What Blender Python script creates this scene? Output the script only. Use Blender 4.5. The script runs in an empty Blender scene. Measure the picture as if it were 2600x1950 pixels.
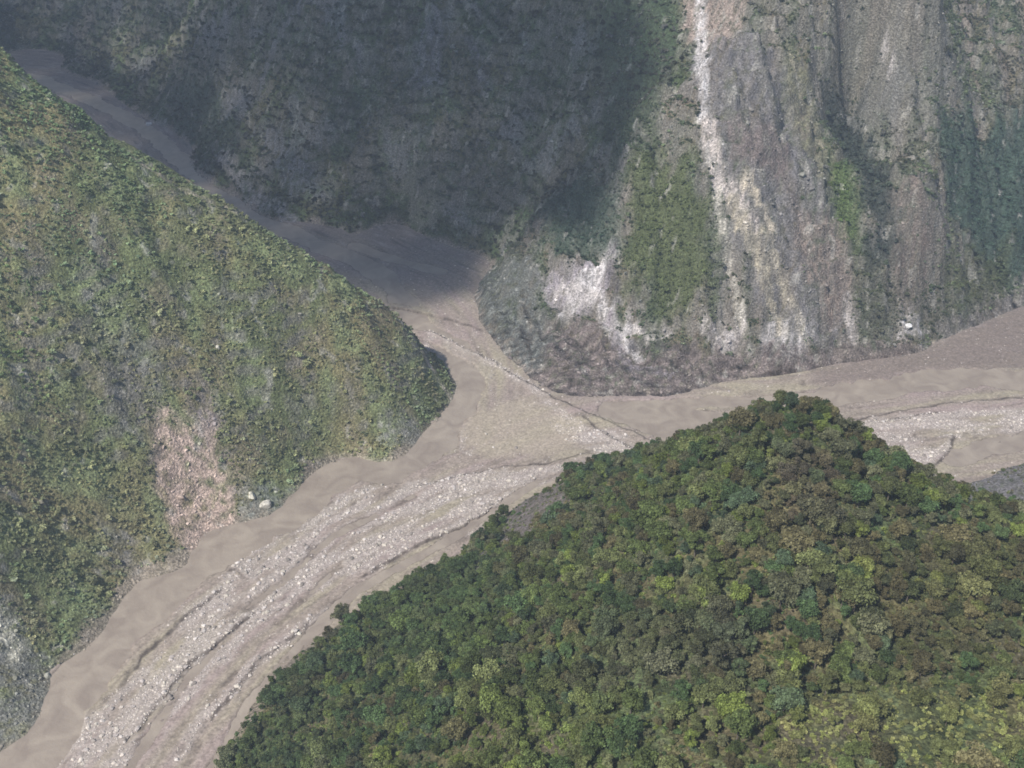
import bpy, math, random
import numpy as np
from mathutils import Vector, Matrix

random.seed(7)
RNG = np.random.default_rng(7)
scene = bpy.context.scene
COL = scene.collection

# ------------------------------------------------------------------ camera
CAM_H, PITCH, F = 600.0, math.radians(33.0), 2788.0     # F in pixels of the 2600 px wide photograph
cam_d = bpy.data.cameras.new("camera")
cam_d.sensor_width = 36.0
cam_d.lens = 36.0 * F / 2600.0
cam_d.clip_start = 1.0
cam_d.clip_end = 20000.0
cam = bpy.data.objects.new("camera", cam_d)
cam.location = (0, 0, CAM_H)
cam.rotation_euler = (math.pi / 2 - PITCH, 0, 0)
COL.objects.link(cam)
scene.camera = cam

# ------------------------------------------------------------------ sky, sun, exposure
SUN_AZ, SUN_EL = math.radians(-140.0), math.radians(51.0)   # azimuth clockwise from +Y (the view direction)
world = bpy.data.worlds.new("World")
scene.world = world
world.use_nodes = True
wn = world.node_tree
wn.nodes.clear()
w_out = wn.nodes.new("ShaderNodeOutputWorld")
w_bg = wn.nodes.new("ShaderNodeBackground")
w_sky = wn.nodes.new("ShaderNodeTexSky")
w_sky.sky_type = 'NISHITA'
w_sky.sun_disc = False
w_sky.sun_elevation = SUN_EL
w_sky.sun_rotation = SUN_AZ
w_sky.altitude = 1200
w_sky.air_density = 1.0
w_sky.dust_density = 2.0
w_sky.ozone_density = 1.0
w_bg.inputs[1].default_value = 0.105
wn.links.new(w_sky.outputs[0], w_bg.inputs[0])
wn.links.new(w_bg.outputs[0], w_out.inputs[0])

sun_d = bpy.data.lights.new("sun", 'SUN')
sun_d.energy = 4.7
sun_d.angle = math.radians(1.3)
sun_d.color = (1.0, 0.93, 0.84)
sun = bpy.data.objects.new("sun", sun_d)
S = Vector((math.sin(SUN_AZ) * math.cos(SUN_EL), math.cos(SUN_AZ) * math.cos(SUN_EL), math.sin(SUN_EL)))
sun.rotation_euler = S.to_track_quat('Z', 'Y').to_euler()
sun.location = (0, 0, 900)
COL.objects.link(sun)

scene.view_settings.view_transform = 'Standard'
scene.view_settings.look = 'None'
scene.view_settings.gamma = 1.0
scene.view_settings.exposure = 0.42
scene.cycles.max_bounces = 5
scene.cycles.diffuse_bounces = 2
scene.cycles.glossy_bounces = 2
scene.cycles.transmission_bounces = 2
scene.cycles.volume_bounces = 0
scene.cycles.transparent_max_bounces = 40
scene.cycles.filter_width = 1.7

# ------------------------------------------------------------------ pixel <-> place
SP, CP = math.sin(PITCH), math.cos(PITCH)
def ray(u, v):
    b, a = (u - 1300) / F, (975 - v) / F
    return b, CP + a * SP, -SP + a * CP           # dx, dy, dz
def at_z(u, v, z=0.0):
    dx, dy, dz = ray(u, v)
    t = (z - CAM_H) / dz
    return dx * t, dy * t
def project(x, y, z):
    d = y * CP - (z - CAM_H) * SP
    d = np.where(d < 1, 1, d)
    h = y * SP + (z - CAM_H) * CP
    return 1300 + F * x / d, 975 - F * h / d, d

# ------------------------------------------------------------------ noise
def _hash(ix, iy, seed):
    h = (ix * 374761393 + iy * 668265263 + seed * 974634777) & 0xffffffff
    h = ((h ^ (h >> 13)) * 1274126177) & 0xffffffff
    return h ^ (h >> 16)
def perlin(x, y, seed=0):
    x = np.asarray(x, float); y = np.asarray(y, float)
    ix = np.floor(x).astype(np.int64); iy = np.floor(y).astype(np.int64)
    fx, fy = x - ix, y - iy
    sx, sy = fx ** 3 * (fx * (fx * 6 - 15) + 10), fy ** 3 * (fy * (fy * 6 - 15) + 10)
    def g(a, b):
        ang = _hash(ix + a, iy + b, seed) * (2 * math.pi / 4294967296.0)
        return np.cos(ang) * (fx - a) + np.sin(ang) * (fy - b)
    n0 = g(0, 0) * (1 - sx) + g(1, 0) * sx
    n1 = g(0, 1) * (1 - sx) + g(1, 1) * sx
    return (n0 * (1 - sy) + n1 * sy) * 1.5
def fbm(x, y, seed=0, octs=5, gain=0.5):
    r, a, s = 0, 1.0, 0
    for k in range(octs):
        r = r + a * perlin(x * 2 ** k + 17.3 * k, y * 2 ** k - 9.1 * k, seed + k)
        s += a; a *= gain
    return r / s * 1.4
def ridged(x, y, seed=0, octs=4, gain=0.5):
    r, a, s = 0, 1.0, 0
    for k in range(octs):
        r = r + a * (1 - 2 * np.abs(perlin(x * 2 ** k + 7.7 * k, y * 2 ** k + 3.1 * k, seed + k)))
        s += a; a *= gain
    return r / s
def sstep(a, b, x):
    t = np.clip((x - a) / (b - a), 0, 1)
    return t * t * (3 - 2 * t)

# ------------------------------------------------------------------ terrain control points (pixel, height)
CT = []   # x, y, z, label
def cp(lab, *pts, drop=False, floor=None):
    for (u, v, z) in pts:
        x, y = at_z(u, v, 0.0 if floor is not None else z)
        CT.append((x, y, z if floor is None else floor, lab))
        if drop:                                   # the far side of a crest falls away
            n = math.hypot(x, y)
            for D, s in ((22, .55), (z * .75 + 18, 1.02)):
                CT.append((x + x / n * D, y + y / n * D, max(z - D * s, -14), lab))
Z0 = lambda pts: [(u, v, 0) for u, v in pts]
# left hillside
L_TOE = [(1147, 1016), (1078, 1097), (1013, 1165), (956, 1175), (900, 1160), (822, 1180), (773, 1222), (736, 1262), (692, 1305), (600, 1330), (529, 1350), (476, 1438), (400, 1465), (354, 1470), (301, 1540), (220, 1649), (136, 1702), (118, 1759), (81, 1853), (0, 1910), (-150, 2050)]
cp('L', *Z0(L_TOE))
cp('L', (-250, 20, 345), (-100, 85, 330), (0, 150, 312), (110, 236, 285), (203, 295, 262), (285, 372, 245), (386, 427, 225), (468, 476, 205), (570, 537, 187), (692, 610, 160), (793, 675, 138), (874, 730, 115), (952, 787, 90), (1013, 832, 64), drop=True)
cp('L', (1078, 918, 32), (1122, 986, 10), (1150, 930, -6))
cp('L', (-300, 1300, 115))
# near hill
cp('N', *Z0([(560, 1950), (660, 1760), (800, 1625), (1000, 1495), (1147, 1420), (1273, 1315), (520, 2100)]))
cp('N', (1350, 1272, 25), (1460, 1222, 60), (1560, 1195, 92), (1664, 1170, 124), (1800, 1122, 172), (1900, 1090, 207), (1990, 1075, 236), (2090, 1090, 236), (2160, 1145, 226), (2240, 1195, 214), (2350, 1250, 206), (2600, 1330, 200), (2850, 1400, 200), drop=True)
cp('N', (1990, 1400, 238), (2600, 1950, 235), (2300, 1600, 222), (1990, 1950, 232), (1300, 1950, 185), (1300, 1500, 118), (1000, 1950, 120), (1000, 1700, 62), (1600, 1500, 195), (1600, 1250, 130), (1900, 1200, 236), (2900, 1950, 240), (1300, 2400, 200), (2300, 2400, 255), (600, 2250, 25), (2600, 1600, 222))
cp('N', (2400, 1290, 5), (2600, 1225, 8), (2750, 1230, 15))
# mountain beyond the side stream
cp('M', *Z0([(485, 375), (430, 330), (365, 300), (285, 245), (235, 210), (150, 178), (0, 140), (540, 470), (610, 508), (793, 570), (903, 602), (1033, 575), (1094, 610), (1236, 663)]))
cp('M', (1740, 0, 290), (1700, 200, 225), (1300, 0, 246), (1300, 300, 132), (900, 0, 226), (900, 300, 107), (600, 0, 191), (600, 250, 75), (480, 0, 136), (305, 0, 99), (0, 0, 63), (-200, 0, 60), (1100, 450, 62),
   (1740, -400, 434), (1300, -400, 411), (900, -400, 393), (480, -400, 352), (0, -400, 316), (-400, -300, 300), (1500, 150, 215))
# cliff and slopes on the right
cp('C', *Z0([(1208, 731), (1208, 784), (1228, 845), (1275, 905), (1338, 959), (1400, 1000), (1500, 1012), (1600, 1012), (1700, 1012), (1790, 990), (1900, 965), (2000, 955), (2110, 930), (2230, 915), (2351, 894), (2453, 840), (2600, 782), (2800, 740)]))
cp('C', (1600, 450, 150), (1570, 700, 70), (1400, 640, 62), (1300, 720, 30), (1450, 800, 26), (1450, 900, 13), (1580, 880, 18), (1750, 900, 17), (1870, 850, 32),
   (1950, 450, 165), (1850, 250, 232), (2170, 450, 134), (2170, 250, 195), (2330, 500, 140), (2480, 450, 118), (2480, 650, 52), (2330, 750, 42), (2100, 0, 303), (1900, 0, 300), (2350, 0, 290), (2600, 0, 262), (2600, 400, 130), (2000, 750, 62),
   (2100, -400, 440), (2600, -400, 420), (3000, -200, 340), (2900, 300, 170), (2300, -200, 380))
# floor of the valleys
for pts, dz in (([(300, 1850), (500, 1650), (750, 1450), (1000, 1330), (1150, 1200), (1350, 1120), (1600, 1060), (1200, 1050), (100, 2050), (300, 2200), (400, 1800), (900, 1380), (1900, 1060), (2100, 1030), (2300, 1060), (2500, 1050), (2650, 1000), (2850, 980)], -24),
                ([(1160, 920), (1130, 800), (1080, 720), (960, 680), (820, 610)], -14), ([(440, 410), (380, 330), (300, 290), (200, 250), (100, 200), (-50, 160), (600, 545), (700, 590), (-300, 130)], -9)):
    cp('F', *[(u, v, 0) for u, v in pts], floor=dz)
CT_XY = np.array([(c[0], c[1]) for c in CT]); CT_Z = np.array([c[2] for c in CT]); CT_L = [c[3] for c in CT]

def _tps(r2):
    return 0.5 * r2 * np.log(r2 + 1e-9)
SC = 500.0
P = CT_XY / SC
n = len(P)
K = _tps(((P[:, None] - P[None]) ** 2).sum(-1)) + np.eye(n) * 2e-4
A = np.zeros((n + 3, n + 3)); A[:n, :n] = K; A[:n, n] = 1; A[:n, n + 1:] = P; A[n, :n] = 1; A[n + 1:, :n] = P.T
W = np.linalg.solve(A, np.concatenate([CT_Z, [0, 0, 0]]))
def rbf(x, y):
    q = np.stack([x.ravel(), y.ravel()], -1) / SC
    out = np.empty(len(q))
    for i in range(0, len(q), 20000):
        s = q[i:i + 20000]
        out[i:i + 20000] = _tps(((s[:, None] - P[None]) ** 2).sum(-1)) @ W[:n] + W[n] + s @ W[n + 1:]
    return out.reshape(x.shape)
# coarse table of the smooth land, read back with cubic-free bilinear steps of 8 m
GX0, GX1, GY0, GY1, GS = -1500, 1300, 100, 2900, 8.0
_gx = np.arange(GX0, GX1 + GS, GS); _gy = np.arange(GY0, GY1 + GS, GS)
_T = rbf(*np.meshgrid(_gx, _gy))
_T = np.maximum(_T, -30)
lab_n = {'L': 0, 'N': 1, 'M': 2, 'C': 3, 'F': 4}
_xy = np.stack(np.meshgrid(_gx, _gy), -1).reshape(-1, 2)
keep = [i for i, l in enumerate(CT_L) if l != 'F']
_lab = np.empty(len(_xy), int)
_kl = np.array([lab_n[CT_L[i]] for i in keep])
for i in range(0, len(_xy), 20000):
    _lab[i:i + 20000] = _kl[((_xy[i:i + 20000, None] - CT_XY[keep][None]) ** 2).sum(-1).argmin(1)]
_lab = _lab.reshape(_T.shape)
def bil(T, x, y):
    fx = np.clip((x - GX0) / GS, 0, T.shape[1] - 1.001); fy = np.clip((y - GY0) / GS, 0, T.shape[0] - 1.001)
    ix, iy = fx.astype(int), fy.astype(int); fx, fy = fx - ix, fy - iy
    return (T[iy, ix] * (1 - fx) + T[iy, ix + 1] * fx) * (1 - fy) + (T[iy + 1, ix] * (1 - fx) + T[iy + 1, ix + 1] * fx) * fy
def label(x, y):
    return _lab[np.clip(np.rint((y - GY0) / GS).astype(int), 0, _lab.shape[0] - 1), np.clip(np.rint((x - GX0) / GS).astype(int), 0, _lab.shape[1] - 1)]

def hill(x, y):
    """height of the slopes (goes below the valley floor where there is none)"""
    x = np.asarray(x, float); y = np.asarray(y, float)
    z = bil(_T, x, y)
    up = sstep(2, 60, z)
    wx = x + 14 * fbm(x / 70, y / 70, 51, 3); wy = y + 14 * fbm(x / 70, y / 70, 61, 3)
    lab = label(x, y)
    # gullies run down the fall line: left hill and near hill fall across (1,-1), the mountain towards (-1,-1), the cliff towards -y
    gl = ridged((wx + wy) / 105, (wx - wy) / 420, 11, 4)
    gm = ridged((wx - wy) / 120, (wx + wy) / 420, 21, 4)
    gc = ridged(wx / 62, wy / 330, 31, 4)
    g = np.select([lab == 0, lab == 1, lab == 2, lab == 3], [gl * 8, gl * 3.5, gm * 16, gc * 14], 0.0)
    d = fbm(x / 45, y / 45, 41, 5) * np.select([lab == 2, lab == 3], [11, 11], 4.0)
    cr = ridged(wx / 22, wy / 40, 71, 3) * np.select([lab == 3, lab == 2, lab == 0], [3.2, 3.0, 2.4], 1.0)
    rib = ridged((wx + .25 * wy) / 30, wy / 130, 91, 3) * 6.5 + np.abs(fbm(wx / 30, z / 16, 93, 3)) * -7 + fbm(x / 10, y / 14, 94, 2) * 1.6
    ribm = ridged((wx - .8 * wy) / 40, (wx + wy) / 150, 96, 3) * 7.5 - np.abs(fbm(wx / 40, z / 20, 97, 3)) * 7
    cr = cr + np.select([lab == 3, lab == 2], [rib * 1.25, ribm * 1.2], 0.0)
    near = sstep(0, 9, z) * 1.0
    big = ridged((x + .5 * y) / 95, (y - .3 * x) / 110, 101, 3) * np.select([lab == 3, lab == 2, lab == 0], [9, 11, 5.0], 0.0)
    z = z + up * g + (0.25 + 0.75 * up) * d * near + np.where(lab == 3, .65 + .35 * up, .3 + .7 * up) * cr * near + fbm(x / 18, y / 18, 81, 3) * 1.2 + up * big
    # rock ledges: short steep faces between narrower treads, broken up along the slope
    hh = 15.0
    t = (z + 9 * fbm(x / 60, y / 60, 103, 3)) / hh; fr = t - np.floor(t)
    ledge = (sstep(.3, .8, fr) - fr) * hh * sstep(-.15, .3, fbm(x / 35, y / 35, 105, 3)) * np.select([lab == 3, lab == 2, lab == 0], [1.1, 1.0, .4], 0.0)
    return z + ledge * sstep(4, 16, z)

# ------------------------------------------------------------------ lines of the river, from pixels to the floor plane
def line(*pts):
    return np.array([at_z(u, v) for u, v in pts])
def polyco(x, y, pl):
    """distance, signed offset and run along a polyline"""
    best = np.full(x.shape, 1e9); off = np.zeros(x.shape); run = np.zeros(x.shape); s0 = 0.0
    for (a, b) in zip(pl[:-1], pl[1:]):
        d = b - a; L = math.hypot(*d); d = d / L
        px, py = x - a[0], y - a[1]
        t = np.clip(px * d[0] + py * d[1], 0, L)
        r = np.hypot(px - t * d[0], py - t * d[1])
        m = r < best
        best = np.where(m, r, best); off = np.where(m, px * -d[1] + py * d[0], off); run = np.where(m, s0 + t, run)
        s0 += L
    return best, off, run
AXIS_MAIN = line((2900, 1000), (2600, 1010), (2300, 1050), (2000, 1080), (1700, 1090), (1450, 1130), (1200, 1220), (900, 1370), (600, 1600), (380, 1830), (250, 2000), (100, 2250))
AXIS_SIDE = line((-200, 150), (150, 190), (350, 260), (440, 340), (500, 420), (640, 540), (850, 640), (1050, 730), (1130, 830), (1170, 940), (1150, 1100))
CH = [  # channel centre line
    (line((1110, 1090), (1035, 1175), (956, 1190), (900, 1178), (822, 1200), (773, 1240), (700, 1310), (600, 1340), (529, 1370), (476, 1445), (400, 1478), (354, 1485), (301, 1555), (225, 1665), (150, 1730), (125, 1790), (81, 1880), (0, 1950)), 11, 2.0),
    (line((1560, 1045), (1600, 1030), (1700, 1032), (1800, 1020), (1900, 1020), (2080, 1015)), 9, 1.6),
    (line((1180, 1010), (1110, 1120), (1010, 1200), (900, 1195), (800, 1245), (730, 1310), (620, 1380), (500, 1440), (400, 1540), (300, 1620), (220, 1740), (165, 1830), (120, 1900), (0, 1990)), 16, 1.5),
    (line((1150, 880), (1190, 970), (1180, 1010)), 17, 1.2),
    (line((-200, 150), (100, 200), (300, 285), (400, 350), (480, 430), (640, 540), (800, 620), (950, 680), (1020, 760), (1070, 830), (1150, 880)), 14, 1.5),
    (line((900, 625), (1000, 660), (1120, 690)), 8, 1.2),
    (line((2900, 950), (2600, 965), (2400, 960), (2250, 985), (2080, 1020), (1900, 1070), (1760, 1075), (1640, 1045), (1560, 1040)), 17, 1.5),
    (line((1760, 1075), (1700, 1100), (1640, 1060)), 17, 1.5),
    (line((1700, 1100), (1560, 1185), (1400, 1200), (1230, 1310), (1100, 1395), (900, 1500), (760, 1640), (640, 1780), (540, 1960), (460, 2100)), 4.5, 1.0),
    (line((2420, 1160), (2600, 1120), (2800, 1090)), 12, 1.0),
    (line((1050, 1260), (850, 1360), (650, 1530), (480, 1720), (330, 1950)), 3.2, .7),
    (line((860, 1440), (700, 1590), (560, 1760), (470, 1960)), 2.5, .6),
]
BANKS = [(line(*q), h_) for q, h_ in (   # little scarps cut into the bars, high side on the left of the walk
    ([(1700, 1122), (1640, 1118), (1560, 1078), (1480, 1048), (1400, 1010), (1320, 965), (1250, 920), (1170, 880), (1110, 850), (1030, 838)], 2.2),
    ([(1640, 1165), (1580, 1130), (1520, 1095), (1480, 1060)], 1.4), ([(1240, 848), (1150, 815), (1060, 795), (980, 782)], -1.5),
    ([(1040, 1245), (1150, 1215), (1280, 1190), (1400, 1178), (1500, 1150)], -1.8), ([(2650, 1010), (2520, 1018), (2400, 1028), (2280, 1048), (2170, 1070)], 1.8),
    ([(2200, 1080), (2290, 1066), (2380, 1052)], -1.0), ([(2420, 1100), (2408, 1150), (2360, 1195)], -1.8),
    ([(560, 1440), (600, 1452), (630, 1468)], 1.6), ([(290, 1760), (380, 1650), (470, 1570), (560, 1500)], 1.2), ([(520, 1850), (640, 1700), (780, 1585)], 1.0), ([(900, 1480), (1050, 1390), (1160, 1345), (1260, 1290)], 1.0), ([(330, 1880), (470, 1700), (640, 1560)], 1.0))]
def banks(x, y):
    dz = np.zeros(x.shape); dark = np.zeros(x.shape)
    for pl, hgt in BANKS:
        bx0, by0 = pl.min(0) - 45; bx1, by1 = pl.max(0) + 45
        s = (x > bx0) & (x < bx1) & (y > by0) & (y < by1)
        if not s.any(): continue
        xs, ys = x[s], y[s]
        xs = xs + 2.5 * fbm(ys / 12, xs / 12, 97, 3); ys = ys + 2.5 * fbm(xs / 12, ys / 12, 98, 3)
        d, o, r = polyco(xs, ys, pl)
        if hgt < 0: o = -o
        o = np.where(o > 0, d, -d); h_ = abs(hgt)
        L = math.hypot(*(pl[-1] - pl[0])); end = sstep(0, 12, r) * sstep(0, 12, L - r + 8)
        dz[s] += h_ * sstep(-.9, .9, o) * np.exp(-np.maximum(o, 0) / 11) * sstep(32, 22, d) * end
        dark[s] = np.maximum(dark[s], sstep(1.9 + h_ * .35, .6, np.abs(o + .6)) * end * (.5 + .5 * sstep(-.4, .2, fbm(xs / 9, ys / 9, 99, 3))))  # mask for the painted shade along each scarp
    return dz, dark
def channel(x, y):
    m = np.zeros(x.shape)
    for pl, hw, dep in CH:
        bx0, by0 = pl.min(0) - 60; bx1, by1 = pl.max(0) + 60
        s = (x > bx0) & (x < bx1) & (y > by0) & (y < by1)
        if not s.any(): continue
        xs, ys = x[s], y[s]
        d, o, r = polyco(xs, ys, pl)
        w = hw * (1 + .5 * fbm(xs / 38, ys / 38, 90 + int(hw), 3)) + fbm(xs / 9, ys / 9, 95, 2) * 1.3
        m[s] = np.maximum(m[s], sstep(w + 2.0, w - 1.0, d) * dep)
    return m
def flow(x, y):
    dm, om, rm = polyco(x, y, AXIS_MAIN); ds, os_, rs = polyco(x, y, AXIS_SIDE)
    s = ds < dm * .8
    return np.where(s, os_, om), np.where(s, rs + 5000, rm)
def bed(x, y):
    o, r = flow(x, y)
    bars = fbm(o / 17, r / 60, 131, 4)
    z = 0.75 + .55 * bars + .3 * fbm(x / 6, y / 6, 132, 3)
    h = bil(_T, x, y)
    z = z + sstep(-9, 0, h) * .3
    bk, dk = banks(x, y)
    z = np.maximum(z, .35 * (bk > .25)) + bk
    return z - channel(x, y) * 1.25 * (bk < .5), dk

# ------------------------------------------------------------------ reading pixel outlines on the land
def cast(u, v):
    dx, dy, dz = ray(u, v)
    t = np.linspace(250, 2900, 1500)
    x, y, z = dx * t, dy * t, CAM_H + dz * t
    h = np.maximum(bil(_T, x, y), 0)
    k = np.argmax(z < h)
    if not (z < h).any(): k = len(t) - 1
    return x[k], y[k]
def inside_d(x, y, poly):
    """signed distance in metres, positive inside, in plan"""
    pl = np.vstack([poly, poly[:1]])
    d, _, _ = polyco(x, y, pl)
    ins = np.zeros(x.shape, bool)
    for (a, b) in zip(pl[:-1], pl[1:]):
        c = ((a[1] > y) != (b[1] > y)) & (x < (b[0] - a[0]) * (y - a[1]) / (b[1] - a[1] + 1e-12) + a[0])
        ins ^= c
    return np.where(ins, d, -d)
def zone(x, y, pix, soft=8, rough=10, seed=5):
    w = np.array([cast(u, v) for u, v in pix])
    m = np.zeros(x.shape)
    lo = w.min(0) - 40; hi = w.max(0) + 40
    s = (x > lo[0]) & (x < hi[0]) & (y > lo[1]) & (y < hi[1])
    if s.any():
        xs, ys = x[s], y[s]
        d = inside_d(xs, ys, w) + rough * fbm(xs / 16, ys / 16, seed, 4)
        m[s] = sstep(-soft, soft, d)
    return m
def streak(x, y, pix, width, soft=2, seed=6, rough=.5):
    w = np.array([cast(u, v) for u, v in pix])
    m = np.zeros(x.shape)
    lo = w.min(0) - 40; hi = w.max(0) + 40
    s = (x > lo[0]) & (x < hi[0]) & (y > lo[1]) & (y < hi[1])
    if s.any():
        xs, ys = x[s], y[s]
        d, _, _ = polyco(xs, ys, w)
        ww = width * (1 + rough * fbm(xs / 14, ys / 14, seed, 3) * 1.6)
        m[s] = sstep(ww + soft, ww - soft, d) * (0.75 + .5 * fbm(xs / 4, ys / 9, seed + 3, 2))
    return np.clip(m, 0, 1)
def mix(a, b, m):
    return a * (1 - m[..., None]) + np.asarray(b) * m[..., None]

# stone-coloured areas and a painted shade line on the slopes: (kind, outline or line, size, colour)
PALE = (.46, .43, .42); TAN = (.34, .28, .22); PINK = (.33, .27, .235); GREY = (.22, .21, .215); MAUVE = (.215, .18, .17); LIGHT = (.52, .50, .50); OCHRE = (.38, .345, .27)
BARE = [
    ('z', [(1730, 0), (1890, 0), (1880, 120), (1800, 170), (1740, 130)], PINK, .9),
    ('z', [(1750, 150), (1960, 150), (2060, 330), (2120, 560), (2150, 780), (2120, 900), (1950, 900), (1850, 600), (1790, 380), (1740, 250)], GREY, .62),
    ('z', [(1830, 370), (1990, 370), (2010, 500), (1900, 490), (1850, 450)], MAUVE, .8),
    ('z', [(1985, 130), (2060, 260), (2110, 430), (2090, 520), (2030, 400), (1990, 250)], (.24, .235, .15), .6),
    ('z', [(2010, 560), (2140, 600), (2160, 800), (2090, 840), (2030, 700)], (.27, .22, .19), .7),
    ('s', [(1775, -60), (1780, 60), (1775, 200), (1785, 330), (1800, 440), (1825, 520)], 5.5, LIGHT, .95),
    ('s', [(1790, 350), (1810, 460), (1850, 540), (1900, 620)], 7, (.47, .42, .39), .9),
    ('s', [(1820, 540), (1850, 700), (1880, 850)], 5, (.42, .40, .35), .8),
    ('s', [(1890, 500), (1925, 560), (1955, 630)], 4.5, (.46, .41, .33), .95),
    ('s', [(1850, 560), (1910, 680), (1960, 800), (2000, 900)], 5.5, OCHRE, .9),
    ('s', [(1930, 640), (1990, 760), (2040, 880)], 4.5, OCHRE, .75),
    ('s', [(1985, 120), (2040, 300), (2090, 420)], 3, OCHRE, .5),
    ('z', [(1920, 875), (2050, 850), (2040, 915), (1950, 925)], LIGHT, .95),
    ('s', [(2150, 780), (2160, 870), (2110, 925)], 5, PALE, .6),
    ('z', [(1790, 850), (1880, 840), (1880, 905), (1810, 900)], PALE, .75),
    ('z', [(1280, 830), (1500, 820), (1640, 900), (1800, 900), (2100, 900), (2330, 880), (2400, 960), (2200, 1000), (1700, 1020), (1420, 1020), (1330, 960)], MAUVE, .92),
    ('z', [(1360, 720), (1480, 700), (1560, 660), (1545, 760), (1480, 810), (1400, 800)], (.36, .33, .36), .75),
    ('s', [(1545, 670), (1510, 720), (1470, 760), (1440, 810)], 7, LIGHT, .95),
    ('s', [(1500, 740), (1530, 800), (1560, 860), (1620, 900)], 7, LIGHT, .95),
    ('s', [(1420, 760), (1500, 780)], 6, PALE, .9), ('s', [(1590, 830), (1640, 860), (1700, 860)], 4, PALE, .8), ('s', [(1540, 830), (1600, 930), (1700, 960)], 5, (.30, .27, .29), .8),
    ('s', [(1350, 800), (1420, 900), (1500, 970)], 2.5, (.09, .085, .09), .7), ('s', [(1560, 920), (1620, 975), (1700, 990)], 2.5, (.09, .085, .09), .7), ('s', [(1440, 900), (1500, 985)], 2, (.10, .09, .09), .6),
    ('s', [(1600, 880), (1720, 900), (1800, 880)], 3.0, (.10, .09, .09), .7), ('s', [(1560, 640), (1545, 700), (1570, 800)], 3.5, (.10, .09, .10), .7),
    ('z', [(2120, 890), (2360, 890), (2460, 830), (2620, 760), (2620, 920), (2150, 1000)], (.24, .205, .185), .9),
    ('z', [(2380, 850), (2480, 800), (2620, 700), (2620, 900), (2480, 920)], (.22, .205, .19), .85),
    ('z', [(1220, 680), (1360, 690), (1400, 900), (1340, 960), (1240, 870), (1200, 760)], (.16, .17, .16), .75),
    ('z', [(2270, 500), (2330, 480), (2370, 700), (2300, 820), (2260, 700)], (.22, .18, .16), .55),
    ('s', [(2235, 170), (2250, 220), (2265, 240)], 2, PALE, .8),
    ('z', [(2280, 830), (2330, 820), (2350, 870), (2290, 870)], LIGHT, .7),
    ('z', [(2130, 200), (2300, 200), (2330, 330), (2200, 380), (2120, 300)], (.20, .20, .19), .5),
    # left hill
    ('z', [(395, 1065), (540, 1060), (575, 1160), (595, 1230), (612, 1300), (585, 1345), (480, 1390), (435, 1330), (400, 1210)], (.42, .33, .28), .95),
    ('z', [(480, 1010), (545, 1010), (560, 1090), (530, 1130), (480, 1080)], (.27, .24, .24), .7),
    ('z', [(-40, 1540), (20, 1550), (60, 1620), (120, 1680), (130, 1780), (60, 1870), (-60, 1920)], (.24, .245, .22), .85),
    ('z', [(-40, 1555), (15, 1560), (50, 1620), (60, 1690), (-20, 1660)], (.46, .45, .38), .9),
    ('z', [(980, 1060), (1060, 1060), (1080, 1110), (1000, 1150), (960, 1120)], (.26, .26, .24), .6),
    ('s', [(1013, 835), (1075, 915), (1130, 990), (1150, 1020)], 3.5, (.40, .36, .30), .8),
    ('s', [(330, 410), (420, 470), (520, 530), (600, 570)], 4, (.38, .34, .28), .55),
    ('z', [(600, 1250), (740, 1240), (720, 1300), (610, 1320)], (.22, .24, .22), .6),
    ('z', [(250, 1000), (390, 900), (400, 1060), (300, 1120)], (.20, .20, .19), .45),
    ('z', [(270, 1350), (330, 1330), (350, 1450), (280, 1440)], (.22, .215, .215), .5),
    ('s', [(1240, 860), (1300, 930), (1370, 985), (1440, 1010), (1540, 1015), (1680, 1012), (1790, 990)], 4.5, (.095, .08, .078), .95),  # dark line painted as the shade of the undercut cliff foot
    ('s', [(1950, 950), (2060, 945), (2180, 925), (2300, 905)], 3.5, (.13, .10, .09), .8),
    ('z', [(2370, 1225), (2640, 1170), (2640, 1290), (2440, 1290)], GREY, .95),
    # near bank
    ('z', [(1290, 1260), (1400, 1230), (1440, 1290), (1330, 1380), (1260, 1390)], (.235, .205, .195), .9),
    ('z', [(1150, 1400), (1240, 1400), (1240, 1450), (1160, 1450)], (.26, .24, .24), .6),
    ('s', [(660, 1745), (760, 1640), (860, 1570), (960, 1500)], 5, (.24, .20, .175), .7),
    ('s', [(2140, 1080), (2200, 1120), (2280, 1180)], 10, (.36, .38, .32), .6),
    # mountain
    ('s', [(545, 380), (580, 430), (640, 500), (720, 545), (830, 590)], 6, (.20, .19, .20), .6),
    ('z', [(1090, 60), (1130, 60), (1120, 230), (1040, 230), (1060, 150)], (.24, .24, .26), .5),
    ('z', [(330, 310), (400, 300), (470, 350), (490, 430), (440, 440), (380, 400)], (.30, .29, .30), .7),
    ('s', [(790, 20), (740, 90), (690, 160), (660, 260)], 7, (.27, .27, .28), .7), ('s', [(560, 400), (640, 500), (740, 560)], 9, (.30, .29, .29), .7), ('z', [(640, 360), (720, 340), (800, 480), (740, 520)], (.24, .25, .26), .6), ('z', [(560, 260), (620, 250), (640, 320), (570, 330)], (.26, .26, .27), .6), ('s', [(1190, 130), (1240, 260)], 6, (.22, .22, .24), .6),
    ('z', [(190, 80), (240, 60), (230, 170), (200, 190)], (.28, .25, .24), .4),
    ('z', [(730, 430), (800, 420), (860, 520), (800, 520)], (.20, .21, .23), .5),
]
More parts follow.
